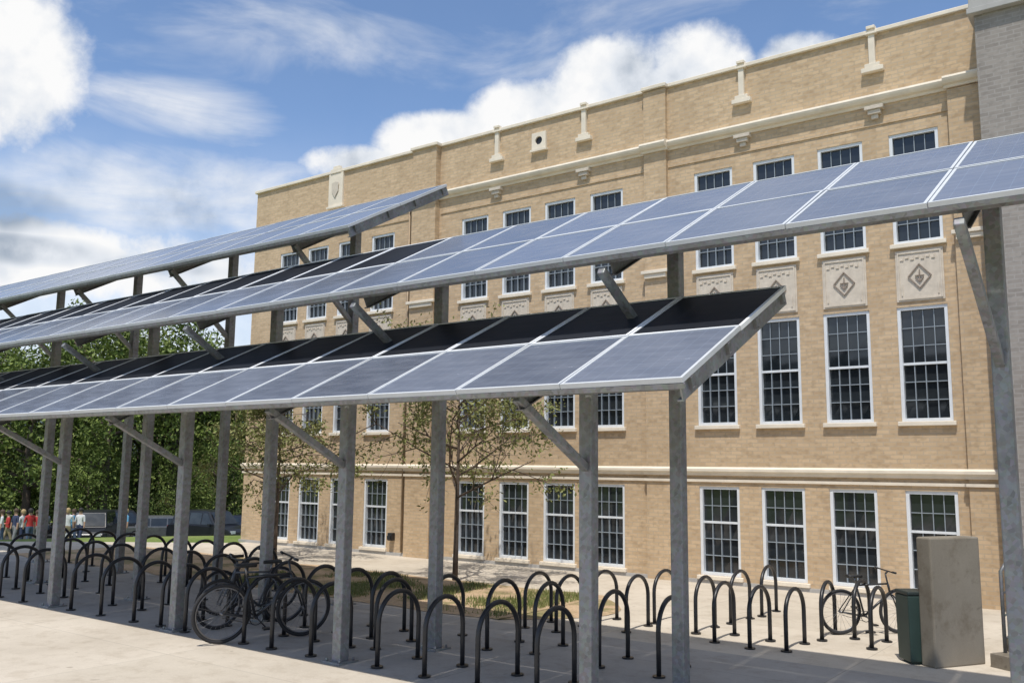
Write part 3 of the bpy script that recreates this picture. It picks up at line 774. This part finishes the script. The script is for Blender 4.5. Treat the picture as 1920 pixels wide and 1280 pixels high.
# ------------------------------------------------------------------ world
w=bpy.data.worlds.new('World'); scene.world=w; w.use_nodes=True; nt=w.node_tree; nt.nodes.clear()
sunv=Vector((.15,-.42,1)).normalized()
sky=N(nt,'ShaderNodeTexSky',sky_type='NISHITA'); sky.sun_disc=False; sky.sun_elevation=math.asin(sunv.z); sky.sun_rotation=math.atan2(sunv.x,sunv.y)
sky.air_density=1.0; sky.dust_density=.4; sky.ozone_density=2.0; sky.altitude=1600
def mth(op,a,b=None,c=None,clamp=False):
    n=N(nt,'ShaderNodeMath',operation=op); n.use_clamp=clamp
    for i,v in enumerate((a,b,c)):
        if v is None: continue
        if isinstance(v,(int,float)): n.inputs[i].default_value=v
        else: Lk(nt,v,n.inputs[i])
    return n.outputs[0]
tc=N(nt,'ShaderNodeTexCoord').outputs['Generated']
rot=N(nt,'ShaderNodeVectorRotate',rotation_type='Z_AXIS'); rot.inputs['Angle'].default_value=rad(-36.42); Lk(nt,tc,rot.inputs['Vector'])
dv=rot.outputs[0]
sx=N(nt,'ShaderNodeSeparateXYZ'); Lk(nt,dv,sx.inputs[0])
az=mth('ARCTAN2',sx.outputs[0],sx.outputs[1]); el=mth('ARCSINE',sx.outputs[2])
def nz(scale,det,ro,sc=(1,1,1),off=(0,0,0),dist=0):
    mp=N(nt,'ShaderNodeMapping'); mp.inputs['Scale'].default_value=sc; mp.inputs['Location'].default_value=off; Lk(nt,dv,mp.inputs[0])
    n=N(nt,'ShaderNodeTexNoise',inp={'Scale':scale,'Detail':det,'Roughness':ro,'Distortion':dist}); Lk(nt,mp.outputs[0],n.inputs['Vector']); return n.outputs['Fac']
def blob(a,e,ra,re,amp=1.0,lo=-1.0):
    x=mth('DIVIDE',mth('SUBTRACT',az,a),ra); y=mth('DIVIDE',mth('SUBTRACT',el,e),re)
    d=mth('SUBTRACT',1.0,mth('ADD',mth('MULTIPLY',x,x),mth('MULTIPLY',y,y)))
    return mth('MULTIPLY',mth('MAXIMUM',d,lo),amp)
def maxall(L_):
    r=L_[0]
    for q in L_[1:]: r=mth('MAXIMUM',r,q)
    return r
n1=nz(11,8,.62)
cum=maxall([blob(-.54,.375,.085,.09,1.2),blob(.20,.405,.08,.068,1.8),blob(.12,.392,.10,.078,1.8),blob(.03,.37,.10,.055,1.9),blob(-.07,.345,.10,.042,1.9),blob(-.15,.32,.09,.026,1.4),blob(.315,.42,.05,.03,1.2),
   blob(-.50,.20,.16,.05,1.2),blob(-.36,.20,.14,.05,1.0)])
dens=mth('ADD',cum,mth('MULTIPLY',mth('SUBTRACT',n1,.5),2.8))
mcum=N(nt,'ShaderNodeMapRange',interpolation_type='SMOOTHSTEP',inp={1:-.15,2:.9}); Lk(nt,dens,mcum.inputs[0])
wn=nz(4.5,6,.6,sc=(1,1,3.0),off=(1.3,.4,0),dist=.6)
wb_=maxall([blob(-.36,.36,.13,.035,.8),blob(-.40,.27,.28,.06,1.0),blob(-.1,.44,.35,.04,.35),mth('MULTIPLY',mth('SUBTRACT',el,.42),.9)])
wd=mth('ADD',mth('MAXIMUM',wb_,-.25),mth('MULTIPLY',mth('SUBTRACT',wn,.5),2.6))
mw=N(nt,'ShaderNodeMapRange',interpolation_type='SMOOTHSTEP',inp={1:-.15,2:1.3,4:.88}); Lk(nt,wd,mw.inputs[0])
hz=N(nt,'ShaderNodeMapRange',interpolation_type='SMOOTHSTEP',inp={1:.38,2:.08,3:0.02,4:.75}); Lk(nt,el,hz.inputs[0])
mask=mth('MAXIMUM',mth('MAXIMUM',mcum.outputs[0],mw.outputs[0]),hz.outputs[0],clamp=True)
shn=nz(11,3,.6,off=(.0,.0,-.13))
shd=mth('ADD',mth('MULTIPLY',mth('SUBTRACT',n1,shn),1.3),.60)
gb=mth('ADD',maxall([blob(-.54,.245,.13,.035,1.1),blob(-.50,.205,.12,.02,1.0),blob(-.40,.20,.12,.014,.8)]),mth('MULTIPLY',mth('SUBTRACT',n1,.5),1.6))
gm=N(nt,'ShaderNodeMapRange',interpolation_type='SMOOTHSTEP',inp={1:.1,2:1.1,3:0,4:.52}); Lk(nt,gb,gm.inputs[0])
shd=mth('SUBTRACT',shd,gm.outputs[0])
ccol=ramp(nt,shd,[(.05,(.36,.43,.53)),(.45,(.80,.84,.90)),(.72,(1.0,1.0,1.0))])
bg1=N(nt,'ShaderNodeBackground',inp={'Strength':.15}); 
hs=N(nt,'ShaderNodeHueSaturation',inp={'Saturation':1.04,'Value':1.2}); Lk(nt,sky.outputs[0],hs.inputs['Color']); Lk(nt,hs.outputs[0],bg1.inputs[0])
bg2=N(nt,'ShaderNodeBackground',inp={'Strength':.97}); Lk(nt,ccol,bg2.inputs[0])
mx=N(nt,'ShaderNodeMixShader'); Lk(nt,mask,mx.inputs[0]); Lk(nt,bg1.outputs[0],mx.inputs[1]); Lk(nt,bg2.outputs[0],mx.inputs[2])
out=N(nt,'ShaderNodeOutputWorld'); Lk(nt,mx.outputs[0],out.inputs[0])
w.cycles.sampling_method='MANUAL'; w.cycles.sample_map_resolution=512

sl=bpy.data.lights.new('sun','SUN'); sl.energy=4.0; sl.angle=rad(.8); sl.color=(1,.955,.88)
so=bpy.data.objects.new('sun',sl); COL.objects.link(so); so.rotation_euler=sunv.to_track_quat('Z','Y').to_euler(); so.location=(0,0,30)

cam=bpy.data.cameras.new('camera'); cam.sensor_width=36; cam.lens=32.04; cam.clip_end=6000; cam.clip_start=.05
co=bpy.data.objects.new('camera',cam); COL.objects.link(co); co.location=(0,0,2.1)
co.rotation_euler=(Matrix.Rotation(math.atan2(.595,.804),3,'Z')@Matrix.Rotation(rad(97.86),3,'X')@Matrix.Rotation(.0107,3,'Z')).to_euler()
scene.camera=co
scene.view_settings.view_transform='Standard'; scene.view_settings.look='None'; scene.view_settings.exposure=0
